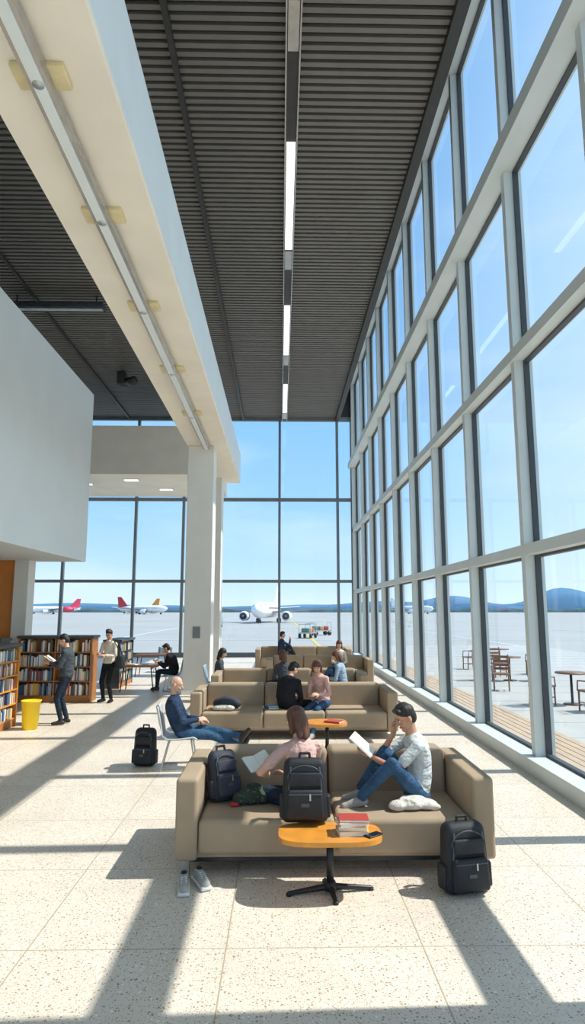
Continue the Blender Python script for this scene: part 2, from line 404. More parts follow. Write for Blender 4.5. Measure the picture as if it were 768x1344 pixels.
# back curtain wall
W2=empty('window_2'); f=MB(); g=MB()
xs=[XL,-10.4,-7.0,-4.7,-2.9,-.05,2.79,XW-.1]
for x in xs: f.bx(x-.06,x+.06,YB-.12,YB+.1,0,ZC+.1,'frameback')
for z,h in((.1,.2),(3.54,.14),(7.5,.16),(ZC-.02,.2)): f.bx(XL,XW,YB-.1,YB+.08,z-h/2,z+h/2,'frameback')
for i in range(len(xs)-1):
    g.add([(xs[i],YB,0.1),(xs[i+1],YB,0.1),(xs[i+1],YB,ZC),(xs[i],YB,ZC)],[(0,1,2,3)],'glass')
f.obj('frame',W2); g.obj('glass_panes',W2)
b=MB(); b.bx(2.85,XW,YB-.05,YB+.05,ZC,14.4,'dark'); b.obj('wall_back')
# unseen end wall behind the viewer, glazed to bring in more light
W3=empty('window_unseen_fill'); f=MB(); g=MB()
for k in range(7): 
    x=XL+k*(XW-XL)/6; f.bx(x-.07,x+.07,Y0-.1,Y0+.05,0,ZC,'frame')
for z in(.1,3.5,7.5,ZC-.1): f.bx(XL,XW,Y0-.1,Y0+.04,z-.08,z+.08,'frame')
g.add([(XL,Y0-.03,0),(XW,Y0-.03,0),(XW,Y0-.03,ZC),(XL,Y0-.03,ZC)],[(0,1,2,3)],'glass')
f.obj('frame',W3); g.obj('glass_panes',W3)
# mezzanine volume & lower ceiling
b=MB(); b.bx(XL,-5.2,Y0+.2,17.0,3.46,8.1,'white'); b.obj('wall_mezzanine')
b=MB(); b.bx(XL,-2.62,25.2,YB-.15,7.62,9.65,'beam'); 
b.obj('trim_2')
for x,y in((-6.3,26.3),(-5.2,28.4),(-8.5,27.2)):
    b=MB(); b.bx(x-.28,x+.28,y-.12,y+.12,7.57,7.62,'lens'); b.bx(x-.32,x+.32,y-.16,y+.16,7.60,7.63,'chan'); b.obj('recessed_ceiling_light')
b2=MB(); b2.bx(XL,-6.82,16.5,16.8,0,3.46,'panel'); b2.bx(-8.2,-8.16,16.48,16.5,0,3.46,'dark'); b2.obj('wall_wood_panel')
b=MB(); b.bx(-6.82,-6.46,16.4,16.85,0,3.46,'column'); b.obj('support_column')
# columns + beam
for (y,x1,w) in((17.1,-1.84,.72),(21.5,-2.02,.6)):
    b=MB(); b.box((x1-w/2,y+.35,3.35),(w,.7,6.7),'column',bev=.02,seg=2); b.bx(x1-w-.02,x1+.02,y-.02,y+.72,0,.12,'white')
    if y<20: b.bx(-2.32,-2.12,y-.02,y+.01,1.45,1.75,'frameback')
    b.obj('concrete_column',wn=True)
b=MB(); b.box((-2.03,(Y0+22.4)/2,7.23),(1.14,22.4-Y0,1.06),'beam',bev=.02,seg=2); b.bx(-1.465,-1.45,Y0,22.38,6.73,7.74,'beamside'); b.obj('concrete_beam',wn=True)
b=MB(); b.bx(-2.13,-1.95,Y0+.3,17.0,6.56,6.66,'chan'); b.bx(-2.09,-1.99,Y0+.3,17.0,6.545,6.56,'white')
for y in(-.3,2.2,4.78,6.7,8.9,11.4,14.1): b.box((-2.04,y,6.675),(.45,.26,.05),'bracket',bev=.01,seg=2)
for y in(4.78,6.7,8.9,11.4,14.1): b.cyl((-2.04,y-.05,6.54),(-2.04,y-.05,6.56),.05,.05,'steel')
b.obj('beam_light_rail')
# linear ceiling light
b=MB(); b.bx(.08,.30,Y0+1,30.3,ZC-.13,ZC+.0,'dark'); b.bx(.06,.085,Y0+1,30.3,ZC-.17,ZC,'chan'); b.bx(.295,.32,Y0+1,30.3,ZC-.17,ZC,'chan')
y=-2.4
while y<29:
    b.bx(.10,.28,y,min(y+3.8,30.2),ZC-.16,ZC-.12,'lens'); b.bx(.10,.28,y+3.9,min(y+4.8,30.2),ZC-.15,ZC-.12,'chan'); y+=6.9
b.obj('linear_ceiling_light')
b=MB(); b.box((-6.8,18.1,ZC-.35),(2.9,.35,.16),'greyj',bev=.03); 
b.bx(-8.2,-5.4,18.02,18.18,ZC-.44,ZC-.42,'chan')
for x in(-8,-5.6): b.cyl((x,18.1,ZC-.3),(x,18.1,ZC+.02),.02,.02,'dark')
b.obj('suspended_air_duct')
b=MB(); b.box((-6.3,24.2,ZC-.35),(.35,.5,.5),'dark',bev=.04); b.cyl((-6.3,24.2,ZC-.2),(-6.3,24.2,ZC+.02),.04,.04,'dark'); b.cyl((-6.1,24.0,ZC-.5),(-5.7,23.6,ZC-.6),.12,.16,'dark'); b.obj('ceiling_projector')

# ------------------------------------------------------------ exterior
b=MB(); b.add([(-900,YB+.1,-.25),(900,YB+.1,-.25),(900,900,-.25),(-900,900,-.25)],[(0,1,2,3)],'tarmac')
b.add([(XW+.3,-60,-.25),(900,-60,-.25),(900,YB+.1,-.25),(XW+.3,YB+.1,-.25)],[(0,1,2,3)],'tarmac')
b.add([(-900,-60,-.25),(XL-.3,-60,-.25),(XL-.3,YB+.1,-.25),(-900,YB+.1,-.25)],[(0,1,2,3)],'tarmac'); b.obj('airport_apron_ground')
b=MB()
for yy_ in(52,75,130,210): b.bx(-200,250,yy_,yy_+.35,-.24,-.235,'linew')
for xx_ in(-30,-14,2.5,16,34): b.bx(xx_,xx_+.3,40,220,-.24,-.232,'liney' if xx_ in(2.5,-30) else 'linew')
b.obj('apron_markings')
b=MB(); b.bx(XW+.3,XW+1.5,-8,40,-.2,-.02,'deck')
for k in range(1,8): b.bx(XW+.3+k*.15,XW+.315+k*.15,-8,40,-.02,-.015,'wood2')
b.bx(XW+1.5,16,-8,40,-.2,-.03,'pave')
for k in range(32): b.bx(XW+1.5,16,-8+k*1.5,-7.97+k*1.5,-.03,-.027,'tarmac')
b.obj('terrace_deck')
def ridge(name,y,x0,x1,fn,m,n=160):
    b=MB(); vs=[];fs=[]
    for i in range(n+1):
        x=x0+(x1-x0)*i/n; h=fn(x); vs+= [(x,y,-1),(x,y+.1*h,h*.55),(x,y+h*.8,h)]
        vs+=[(x,y+h*3+30,-1)]
    for i in range(n):
        for k in range(3): a=i*4+k; fs.append((a,a+4,a+5,a+1))
    b.add(vs,fs,m,True); b.obj(name)
def hf(x):
    v=noise.noise(V((x*.006,3.1,0)))*5+noise.noise(V((x*.02,1.1,0)))*2
    r=22*math.exp(-((x-350)/50)**2)+13*math.exp(-((x-215)/40)**2)+4*math.exp(-((x-120)/60)**2)
    return max(2,7+v+r)
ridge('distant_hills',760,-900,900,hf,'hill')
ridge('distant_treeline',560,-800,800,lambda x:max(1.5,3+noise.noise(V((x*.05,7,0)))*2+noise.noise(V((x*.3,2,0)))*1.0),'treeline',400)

def airplane(loc,rz,sc,tail,stripe='plw'):
    E=empty('airplane',loc,rz); b=MB(); R=1.6
    prof=[(0,.05),(.25,.5),(.8,.95),(1.8,1.35),(3.2,1.58),(5,R),(18,R),(21,1.35),(24,.85),(27,.25),(27.3,.05)]
    b.rev((0,0,2.6),(0,27.3,2.6+.0),prof,'plw',24)
    b.box((0,1.05,3.28),(1.5,.5,.35),'glassdk',rot=Matrix.Rotation(math.radians(38),3,'X'),bev=.08)
    for sx in(-1,1):
        b.slab([(sx*1.2,9,2.0),(sx*13,17,2.9),(sx*13,18.4,2.9),(sx*1.2,15,2.0)],(0,0,.28),'plg')
        b.slab([(sx*.4,23.4,3.0),(sx*5,26.3,3.3),(sx*5,27.3,3.3),(sx*.4,26.3,3.0)],(0,0,.16),'plw')
        b.rev((sx*4.4,8.6,1.35),(sx*4.4,12.4,1.35),[(0,.62),(.05,.9),(.6,1.0),(2.4,.95),(3.8,.55)],'plw',20)
        b.cyl((sx*4.4,8.55,1.35),(sx*4.4,8.62,1.35),.74,.74,'glassdk',20); b.ell((sx*4.4,8.6,1.35),(.2,.3,.2),'plg')
        b.box((sx*4.4,11,2.1),(.2,2.4,.7),'plg')
        for k in range(16): b.box((sx*1.585,5+k*.85,2.95),(.05,.28,.38),'glassdk',bev=.02)
        b.cyl((sx*2.2,13.6,2),(sx*2.2,13.6,.45),.12,.12,'plg'); 
        for dx in(-.3,.3): b.cyl((sx*2.2+dx-.12,13.6,.45),(sx*2.2+dx+.12,13.6,.45),.45,.45,'black')
    b.slab([(-.12,21.2,3.6),(-.12,25.3,8.2),(-.12,27.3,8.2),(-.12,26.6,3.1)],(.24,0,0),tail)
    b.rev((0,18.5,2.6),(0,24,2.6),[(0,1.61),(2.5,1.40),(5.5,.90)],tail if stripe!='plw' else 'plw',24)
    b.cyl((0,3.4,1.4),(0,3.4,.35),.1,.1,'plg')
    for dx in(-.2,.2): b.cyl((dx-.1,3.4,.35),(dx+.1,3.4,.35),.35,.35,'black')
    b.obj('fuselage_and_wings',E); E.scale=(sc,sc,sc); return E
airplane((-4.2,112,-.25),-9,.92,'plw')
airplane((-134,340,-.25),-75,1.0,'plpink','x')
airplane((-100,400,-.25),-115,1.1,'plor','x')
airplane((-58,330,-.25),70,1.1,'plred')
airplane((-152,420,-.25),60,1.1,'plpink')
airplane((84,350,-.25),40,1.1,'plw')
# baggage carts
def cart(loc,rz):
    E=empty('baggage_cart',loc,rz); b=MB(); b.box((0,0,.45),(1.9,1.1,.10),'steel')
    for x in(-.7,.7):
        for y in(-.5,.5): b.cyl((x,y-.08,.2),(x,y+.08,.2),.2,.2,'black')
    for x in(-.9,.9): b.tube([(x,-.5,.5),(x,-.5,1.2),(x,.5,1.2),(x,.5,.5)],.025,'steel')
    for k,(x,c) in enumerate(((-.55,BK[3]),(.0,BK[9]),(.5,BK[0]))): b.box((x,0,.68),(.42,.7,.36),c,bev=.05)
    b.obj('cart_body',E)
cart((2.4,56,-.25),70); cart((3.9,62,-.25),20); cart((-11,88,-.25),20); cart((-9,90,-.25),10)

# ------------------------------------------------------------ furniture
def sofa(x0,x1,y0,depth=1.2,n=2,zb=.84):
    cx=(x0+x1)/2; w=x1-x0; E=empty('sofa',(cx,y0,0)); b=MB(); aw=.19; bt=.36
    hw=w/2
    b.bx(-hw+.02,hw-.02,.05,depth-.02,.13,.24,'sofa',bev=.02)
    for s in(-1,1): b.box((s*(hw-aw/2),depth/2,.45),(aw,depth,.66),'sofa',bev=.035)
    iw=w-2*aw; cw=iw/n
    for k in range(n):
        xx=-iw/2+cw*(k+.5)
        b.box((xx,(depth-bt)/2+.01,.31),(cw-.008,depth-bt+.02,.28),'sofa',bev=.045,seg=4)
        b.box((xx,depth-bt/2-.02,.56),(cw-.008,bt,zb-.28),'sofa',rot=Matrix.Rotation(math.radians(-3),3,'X'),bev=.06,seg=4)
    b.bx(-hw+.02,hw-.02,depth-.10,depth,.13,zb-.08,'sofa',bev=.03)
    b.obj('upholstery',E,wn=True)
    l=MB()
    for s in(-1,1):
        for yy in(.06,depth-.08):
            l.bx(s*(hw-.09)-.035,s*(hw-.09)+.035,yy-.03,yy+.03,0,.14,'steel')
    l.bx(-hw+.06,hw-.06,.045,.075,.11,.14,'black'); l.obj('legs',E)
    return E
sofa(-.88,1.83,5.66,1.22,2)
sofa(-1.55,2.05,11.3,1.22,3)
sofa(-1.52,1.95,14.3,1.15,3)
sofa(-.4,2.7,18.6,1.15,3)
sofa(-.9,2.6,23.4,1.15,3)
def table(loc,w,d,h,m='wood',rz=0):
    E=empty('coffee_table',loc,rz); b=MB()
    n=40; pts=[]
    for k in range(n):
        a=2*math.pi*k/n; ca,sa=math.cos(a),math.sin(a); e=.62
        pts.append((w/2*math.copysign(abs(ca)**e,ca),d/2*math.copysign(abs(sa)**e,sa),h-.035))
    b.slab(pts,(0,0,.035),m); b.obj('table_top',E)
    c=MB(); c.cyl((0,0,.04),(0,0,h-.035),.03,.028,'black'); c.cyl((0,0,h-.06),(0,0,h-.035),.12,.12,'black')
    c.cyl((0,0,.03),(0,0,.09),.06,.04,'black')
    for k in range(4):
        a=math.radians(8+90*k); r=min(w*.43,.33)*(1 if k%2==0 else .6); p=V((r*math.cos(a),r*math.sin(a),.018)); c.cap((0,0,.05),p,.026,.016,'black'); c.cyl((p.x,p.y,0),(p.x,p.y,.02),.022,.022,'black')
    c.obj('pedestal_base',E); return E
table((.40,5.36,0),.82,.48,.45)
table((.74,10.3,0),.62,.56,.46)
table((-1.25,16.5,0),.9,.6,.5)
table((1.1,16.9,0),1.3,.6,.5)
table((.4,21.6,0),1.2,.6,.5)
table((2.6,21.4,0),.8,.6,.5)
def desk(loc,w,d,h):
    E=empty('reading_table',loc); b=MB(); b.box((0,0,h-.02),(w,d,.045),'wood2',bev=.01); b.obj('table_top',E); c=MB()
    for x in(-1,1):
        c.tube([(x*(w/2-.08),-d/2+.06,.02),(x*(w/2-.16),-d/2+.06,h-.05)],.016,'black'); c.tube([(x*(w/2-.08),d/2-.06,.02),(x*(w/2-.16),d/2-.06,h-.05)],.016,'black')
        c.tube([(x*(w/2-.14),-d/2+.06,h-.07),(x*(w/2-.14),d/2-.06,h-.07)],.014,'black')
    c.obj('legs',E)
desk((-3.85,17.9,0),1.05,.75,.70)
desk((-4.3,22.0,0),1.2,.75,.70)
def shell_chair(loc,rz,m):
    E=empty('shell_chair',loc,rz); b=MB(); W=.26
    prof=[(.25,.40),(.20,.43),(0,.405),(-.16,.405),(-.22,.45),(-.27,.60),(-.31,.80),(-.32,.84)]
    vs=[];fs=[];nx=7
    for off in(0,-.025):
        for (y,z) in prof:
            for i in range(nx):
                u=i/(nx-1)*2-1; vs.append((u*W,y+.03*u*u*(1 if z>.5 else 0)+(off if z>.46 else 0),z+.03*u*u+(off if z<=.46 else 0)))
    P=len(prof)
    for s in range(2):
        for j in range(P-1):
            for i in range(nx-1):
                a=s*P*nx+j*nx+i; fs.append((a,a+1,a+nx+1,a+nx))
    o=P*nx
    for j in range(P-1):
        for i in(0,nx-1): a=j*nx+i; fs.append((a,a+nx,a+nx+o,a+o))
    for i in range(nx-1):
        for j in(0,P-1): a=j*nx+i; fs.append((a,a+1,a+1+o,a+o))
    b.add(vs,fs,m,True); b.obj('seat_shell',E); c=MB()
    for x in(-.2,.2): c.tube([(x,.17,.39),(x*1.15,.24,.012),(x*1.15,-.24,.012),(x,-.14,.385)],.012,'steel')
    c.tube([(-.2,.17,.385),(.2,.17,.385)],.012,'steel'); c.tube([(-.2,-.14,.375),(.2,-.14,.375)],.012,'steel'); c.obj('sled_legs',E)
shell_chair((-1.42,9.4,0),-85,'chairwhite')
shell_chair((-2.92,18.0,0),85,'chairblue')
shell_chair((-1.55,15.9,0),-90,'chairblue')
shell_chair((-4.2,23.2,0),170,'chairblue')
def wood_chair(loc,rz):
    E=empty('wooden_chair',loc,rz); b=MB(); b.box((0,0,.45),(.46,.44,.04),'wood3',bev=.012)
    for x in(-.2,.2):
        b.cyl((x,.19,0),(x,.18,.44),.018,.022,'wood3'); b.tube([(x,-.22,.02),(x,-.19,.45),(x,-.25,.95)],.02,'wood3'); b.cyl((x,.18,.2),(x,-.2,.2),.012,.012,'wood3')
        b.tube([(x*1.15,.18,.45),(x*1.15,.16,.66),(x*1.1,-.22,.68)],.016,'wood3')
    for z in(.58,.68,.78,.90): b.box((0,-.20-(z-.45)*.1,z),(.42,.02,.075),'wood3',bev=.006)
    b.obj('chair_frame',E)
for p,r in(((6.5,20.6,-.03),-80),((7.3,21.6,-.03),190),((8.1,20.4,-.03),80),((6.2,15.3,-.03),-60),((7.7,15.3,-.03),80),((6.9,14.3,-.03),10),((8.9,22.5,-.03),20),((7.2,24.4,-.03),100),((6.2,18.1,-.03),160)): wood_chair(p,r)
for p in((7.3,20.5,-.03),(6.95,15.4,-.03),(8.4,24.6,-.03)):
    E=empty('terrace_table',p); b=MB(); b.cyl((0,0,.72),(0,0,.75),.36,.36,'wood3',24); b.cyl((0,0,0),(0,0,.72),.03,.03,'black'); b.cyl((0,0,0),(0,0,.03),.22,.2,'black',20); b.obj('table_body',E)

def books_row(b,x0,x1,y,z,hmax,d,face=-1):
    x=x0+.01
    while x<x1-.04:
        if random.random()<.06: x+=random.uniform(.03,.12); continue
        t=random.uniform(.018,.05); h=hmax*random.uniform(.68,.96); dd=d*random.uniform(.8,1)
        b.box((x+t/2,y,z+h/2),(t*.94,dd,h),random.choice(BK)); x+=t
def bookshelf(loc,rz,w,h,d,rows=4,m='wood2'):
    E=empty('bookshelf',loc,rz); b=MB(); hw=w/2
    for x in(-hw,hw): b.box((x,0,h/2),(.04,d,h),m)
    nb=max(1,round(w/1.0))
    for k in range(1,nb): b.box((-hw+w*k/nb,0,h/2),(.03,d-.02,h),m)
    b.box((0,0,.07),(w,d-.03,.14),'wood2'); b.box((0,0,h+.02),(w+.1,d+.08,.06),'counter'); b.box((0,0,h/2),(w,.02,h),m)
    zs=[.14+(h-.16)*k/rows for k in range(rows)]
    for z in zs: b.box((0,0,z+.012),(w,d-.01,.024),m)
    b.obj('shelf_carcass',E,wn=False); k=MB()
    for z in zs:
        for side in(-1,1):
            for q in range(nb): books_row(k,-hw+w*q/nb+.03,-hw+w*(q+1)/nb-.03,side*d*.25,z+.024,(h-.16)/rows-.03,d*.42)
    k.obj('books',E)
bookshelf((-5.35,11.1,0),90,3.2,1.50,.56,5,'wood')
bookshelf((-5.45,16.0,0),0,1.75,1.52,.5,4,'wood2')
bookshelf((-6.6,14.4,0),0,1.0,1.52,.5,4,'counter')
bookshelf((-4.75,19.2,0),90,1.6,1.3,.45,4,'counter')
b=MB(); b.box((-8.4,15.2,1.65),(2.4,.8,.06),'counter'); b.box((-8.4,15.2,.81),(2.3,.7,1.62),'wood2'); b.box((-8.4,14.84,.06),(2.3,.02,.12),'dark'); b.obj('service_counter')
b=MB(); b.rev((-4.66,12.35,0),(-4.66,12.35,.52),[(0,.135),(.5,.17),(.5,.185),(.52,.185),(.52,.165),(.03,.125)],'yellow',24); b.obj('waste_bin')

def backpack(name,loc,rz,w,d,h,m='bagblk',tilt=0,big=True):
    E=empty(name,loc,rz); E.rotation_euler=(math.radians(tilt),0,math.radians(rz)); b=MB()
    b.box((0,0,h*.5),(w,d*.78,h),m,bev=min(w,d)*.30,seg=5,top=.86)
    b.box((0,-d*.42,h*.30),(w*.78,d*.34,h*.46),m,bev=d*.13,seg=4,top=.94)
    b.box((0,-d*.40,h*.68),(w*.66,d*.16,h*.22),m,bev=d*.07,seg=3)
    for s in(-1,1):
        b.box((s*w*.47,0,h*.25),(w*.12,d*.5,h*.36),m,bev=w*.05,seg=3)
        b.tube([(s*w*.2,d*.40,h*.93),(s*w*.24,d*.56,h*.75),(s*w*.27,d*.54,h*.4),(s*w*.34,d*.40,h*.12)],.018,m)
        b.tube([(s*w*.30,-d*.40,h*.93*.93),(s*w*.36,-d*.41,h*.3)],.007,'trim',6)
    b.tube([(-.045,0,h*.985),(-.04,0,h+.035),(.04,0,h+.035),(.045,0,h*.985)],.011,m)
    z=[]
    for k in range(13):
        a=math.pi*k/12; z.append((-w*.36*math.cos(a),-d*.405,h*.70+h*.2*math.sin(a)))
    b.tube(z,.005,'trim',6); b.tube([(-w*.33,-d*.58,h*.46),(w*.33,-d*.58,h*.46)],.005,'trim',6)
    b.box((w*.1,-d*.60,h*.42),(.012,.008,.05),'steel'); b.box((0,-d*.60,h*.3),(w*.16,.006,h*.05),'trim')
    b.obj('bag_body',E,wn=False); return E
backpack('backpack',(.21,5.57,.462),0,.40,.20,.50,'bagblk',-4)
backpack('backpack',(1.47,5.36,0.0),12,.40,.24,.52,'bagblk',-3)
backpack('backpack',(-.50,6.20,.455),35,.30,.2,.44,'bagnavy',-14)
backpack('backpack',(-1.93,9.5,0),-10,.34,.24,.52,'bagblk',-3)
def lump(name,loc,prs,m,vox=.012,rz=0):
    pr=[('e',V(c),Matrix.Rotation(a,3,'Z'),r,m) for c,r,a in prs]
    return organic(name,pr,vox,2,None,loc,rz)
lump('folded_jacket',(1.17,5.93,.45),[((0,0,.045),(.17,.10,.05),.1),((-.12,-.03,.04),(.10,.08,.045),.5),((.13,.01,.04),(.11,.09,.045),-.4),((.02,.04,.075),(.12,.05,.035),.2),((-.03,-.05,.07),(.09,.025,.03),-.3),((.2,-.03,.025),(.06,.04,.03),0),((-.06,.03,.08),(.08,.025,.03),1.0)],'linen')
lump('patterned_scarf_bag',(-.26,6.12,.45),[((0,0,.07),(.13,.10,.08),.1),((-.1,-.03,.05),(.07,.08,.06),.5),((.1,.02,.05),(.08,.09,.06),-.4),((.02,.04,.12),(.09,.05,.05),.2),((-.03,-.05,.1),(.07,.035,.05),-.3)],'scarf')
lump('red_pouch',(-.42,6.02,.45),[((0,0,.02),(.03,.025,.022),.1),((.03,0,.02),(.03,.02,.02),0)],'plred',.008)
lump('travel_bag',(-.95,11.75,.45),[((0,0,.10),(.24,.15,.11),.1),((-.15,0,.09),(.1,.12,.09),.5),((.15,.02,.08),(.11,.11,.08),-.4),((.0,.0,.17),(.14,.06,.05),.2)],'bagnavy')
lump('travel_bag',(-1.0,11.5,.45),[((0,0,.05),(.2,.08,.05),.1),((.1,-.02,.05),(.12,.07,.05),-.4)],'linen')
lump('duffel_bag',(2.4,14.0,0.0),[((0,0,.15),(.26,.16,.15),.1),((-.15,0,.12),(.14,.14,.12),.5),((.15,.02,.12),(.14,.14,.12),-.4)],'bagblk')
def closed_book(b,c,s,rz,m):
    R=Matrix.Rotation(math.radians(rz),3,'Z'); c=V(c)
    b.box(c,(s[0]-.008,s[1]-.01,s[2]-.006),'page',rot=R)
    for z in(-1,1): b.box(c+V((0,0,z*(s[2]/2-.0015))),(s[0],s[1],.003),m,rot=R)
    b.box(c+R@V((-s[0]/2+.001,0,0)),(.004,s[1],s[2]),m,rot=R)
b=MB(); z=.4505
for k,(m,rz,t) in enumerate(((BK[2],-85,.036),(BK[4],-98,.032),(BK[2],-80,.03),(RED,-92,.022))):
    closed_book(b,(.575+.01*(k%2),5.33,z+t/2),(.17,.235,t),rz,m); z+=t+.0005
b.obj('book_stack')
b=MB(); b.box((.735,5.27,.456),(.075,.15,.010),'black',rot=Matrix.Rotation(-.9,3,'Z'),bev=.004,seg=2); b.box((.735,5.27,.4615),(.068,.14,.001),'glassdk',rot=Matrix.Rotation(-.9,3,'Z')); b.obj('smartphone')
def open_book(name,loc,rot,w,h,m):
    b=MB(); n=6
    for s in(-1,1):
        R=Matrix.Rotation(s*math.radians(-14),3,'Y')
        b.box(R@V((s*w/4,0,.0)),(w/2,h,.004),m,rot=R)
        for k in range(3): b.box(R@V((s*(w/4-.003*k),0,.005+.004*k)),(w/2-.01-.006*k,h-.01,.004),'page',rot=R)
    o=b.obj(name); o.location=loc; o.rotation_euler=[math.radians(a) for a in rot]; return o
open_book('open_book',(-.20,6.10,.80),(30,-12,28),.26,.20,BK[8])
open_book('open_book',(.73,6.03,.95),(40,0,75),.34,.25,BK[6])
b=MB(); closed_book(b,(-.15,11.75,.465),(.2,.26,.03),20,BK[1]); closed_book(b,(-.14,11.76,.49),(.18,.24,.02),10,BK[8]); b.obj('book_stack')
b=MB(); closed_book(b,(.85,10.25,.475),(.2,.26,.025),60,BK[0]); b.obj('paperback_book')
b=MB(); closed_book(b,(-4.05,17.85,.715),(.2,.26,.025),60,BK[6]); closed_book(b,(-3.7,17.9,.715),(.2,.26,.025),10,BK[1]); b.obj('book_stack')
b=MB(); closed_book(b,(1.2,16.9,.512),(.3,.22,.02),10,BK[6]); closed_book(b,(.8,16.9,.512),(.2,.26,.02),10,BK[2]); b.obj('magazines')

# sneakers
def sneaker(loc,rz):
    pr=[('c',V((0,-.10,.045)),V((0,.10,.04)),.040,.040,'shoeg'),('c',V((0,-.09,.065)),V((0,.0,.06)),.036,.036,'shoeg'),('e',V((0,-.07,.085)),I3,(.036,.05,.025),'shoeg'),('c',V((0,.0,.07)),V((0,.09,.05)),.028,.026,'shoeg')]
    E=empty('sneaker',loc,rz); organic('upper',pr,.006,2,E); b=MB()
    b.box((0,0,.018),(.094,.285,.030),'shoew',bev=.012); b.ell((0,-.07,.104),(.026,.038,.012),'black')  # black ellipsoid paints in the shade of the shoe opening
    for k in range(4): b.cap((-.022,.0+.022*k,.094-.006*k),(.022,.006+.022*k,.094-.006*k),.0035,.0035,'shoew',6)
    b.obj('sole_and_laces',E)
sneaker((-.76,5.43,.003),188); sneaker((-.63,5.52,.003),205)

# ------------------------------------------------------------ people
person('seated_woman',(.20,5.98,0),16,dict(P=(0,0,.565),N=(-.01,.03,1.03),head=(22,-22),top='pink',bot='jeand',shoe='sock',hair='hairbr',hs='long',long=False,g=.9,vox=.0075,slouch=.03,
  Lh=(-.27,.20,.70),Rh=(-.05,.30,.66),Lp=(-1,-.3,-.6),Rp=(1,-.1,-.5),Lf=(.10,.30,.51),Rf=(-.12,.22,.52),Lk=(-1,.35,.0),Rk=(1,.35,.0),Lt=(.8,.3,0),Rt=(-.8,.3,0),Lhd=(-.1,.7,.3),Lhn=(.6,.2,.5),Rhd=(-.5,.7,.2)))
person('seated_man',(1.27,6.16,0),92,dict(P=(0,0,.565),N=(.0,.03,1.04),head=(12,-26),top='tee',bot='jean',shoe='shoeg',hair='hairdk',skin='skin2',long=False,vox=.0075,slouch=.05,
  Lh=(-.06,.42,.86),Rh=(.07,.185,1.05),Lp=(-.7,-.1,-1),Rp=(.5,.5,-1),Lf=(-.16,.56,.53),Rf=(.10,.52,.53),Lk=(-.35,0,1),Rk=(.1,0,1),Lt=(-.1,1,-.15),Rt=(0,1,-.15),Rhd=(-.2,.1,1),Rhn=(-.6,-.6,0),Rhc=.7,Lhd=(.1,.8,.2),Lhn=(.2,.2,1)))
person('seated_man',(-1.36,9.4,0),-88,dict(P=(0,-.02,.53),N=(0,-.16,.97),head=(-8,-14),top='navy',bot='jean',shoe='shoed',hair='hairgr',hs='bald',vox=.011,slouch=.05,bulk=1.12,collar=True,
  Lh=(-.08,.22,.64),Rh=(.08,.20,.66),Lf=(.12,.80,.44),Rf=(.05,.98,.25),Lk=(-.5,0,1),Rk=(0,0,1),Lt=(.3,.5,.8),Rt=(0,.45,.9)))
person('seated_man',(.12,11.72,0),-30,dict(P=(0,0,.565),N=(.0,.12,.98),head=(-20,-35),top='blkj',bot='blkt',shoe='shoed',hair='hairdk',bulk=1.2,slouch=.06,
  Lh=(-.1,.32,.62),Rh=(.1,.32,.62),Lf=(.10,.30,.52),Rf=(-.12,.22,.52),Lk=(-1,.35,.0),Rk=(1,.35,.0),Lt=(.8,.3,0),Rt=(-.8,.3,0)))
person('seated_woman',(.78,11.9,0),150,dict(P=(0,0,.565),N=(.05,.1,1.02),head=(20,-30),top='pink',bot='jean',shoe='shoeg',hair='hairbr',hs='long',g=.9,slouch=.04,
  Lh=(-.1,.36,.72),Rh=(.08,.34,.70),Lf=(-.1,.62,.09),Rf=(.1,.62,.09),Lk=(0,.3,1),Rk=(0,.3,1)))
stand=dict(P=(0,0,.94),N=(0,.01,1.44))
person('standing_man',(-4.2,12.85,0),95,dict(stand,head=(0,-28),top='greyj',bot='jeand',shoe='shoed',hair='hairdk',bulk=1.15,collar=True,
  Lh=(-.08,.30,1.18),Rh=(.10,.30,1.16),Lp=(-.5,-.6,-1),Rp=(.5,-.6,-1),Lf=(-.11,.03,.09),Rf=(.11,-.03,.09),Lt=(-.2,1,0),Rt=(.2,1,0)))
open_book('open_book',(-4.56,12.86,1.22),(35,0,92),.28,.2,BK[2])
person('standing_man',(-4.15,15.8,0),158,dict(stand,head=(20,-24),top='beige',bot='blkt',shoe='blkt',hair='hairdk',skin='skin2',collar=True,long=True,
  Lh=(-.10,.28,1.12),Rh=(.10,.28,1.16),Lp=(-.6,-.5,-1),Rp=(.6,-.5,-1),Lf=(-.12,.02,.09),Rf=(.12,.0,.09),Lt=(-.2,1,0),Rt=(.2,1,0)))
E=empty('shoulder_bag',(-3.86,15.75,.82),0); b=MB(); b.box((0,0,.13),(.16,.30,.32),'bagblk',bev=.04); b.box((.075,0,.11),(.03,.22,.18),'bagblk',bev=.012)
b.tube([(0,-.12,.27),(-.06,-.14,.5),(-.16,-.13,.66),(-.2,0,.685),(-.16,.12,.66),(-.06,.14,.5),(0,.12,.27)],.012,'bagblk'); b.obj('bag_body',E)
person('seated_man',(-2.95,18.0,0),88,dict(P=(0,-.02,.53),N=(0,.14,.98),head=(0,-25),top='blkj',bot='jeand',hair='hairdk',bulk=1.2,slouch=.05,vox=.018,
  Lh=(-.12,.40,.76),Rh=(.10,.42,.76),Lf=(-.12,.42,.09),Rf=(.12,.46,.09),Lk=(0,1,.6),Rk=(0,1,.6)))
person('seated_woman',(-1.5,15.9,0),-90,dict(P=(0,0,.52),N=(0,.04,.98),head=(0,-20),top='greyj',bot='jeand',hair='hairdk',hs='long',g=.9,vox=.018,
  Lh=(-.1,.33,.62),Rh=(.1,.34,.62),Lf=(-.1,.45,.09),Rf=(.1,.48,.09),Lk=(0,1,.6),Rk=(0,1,.6)))
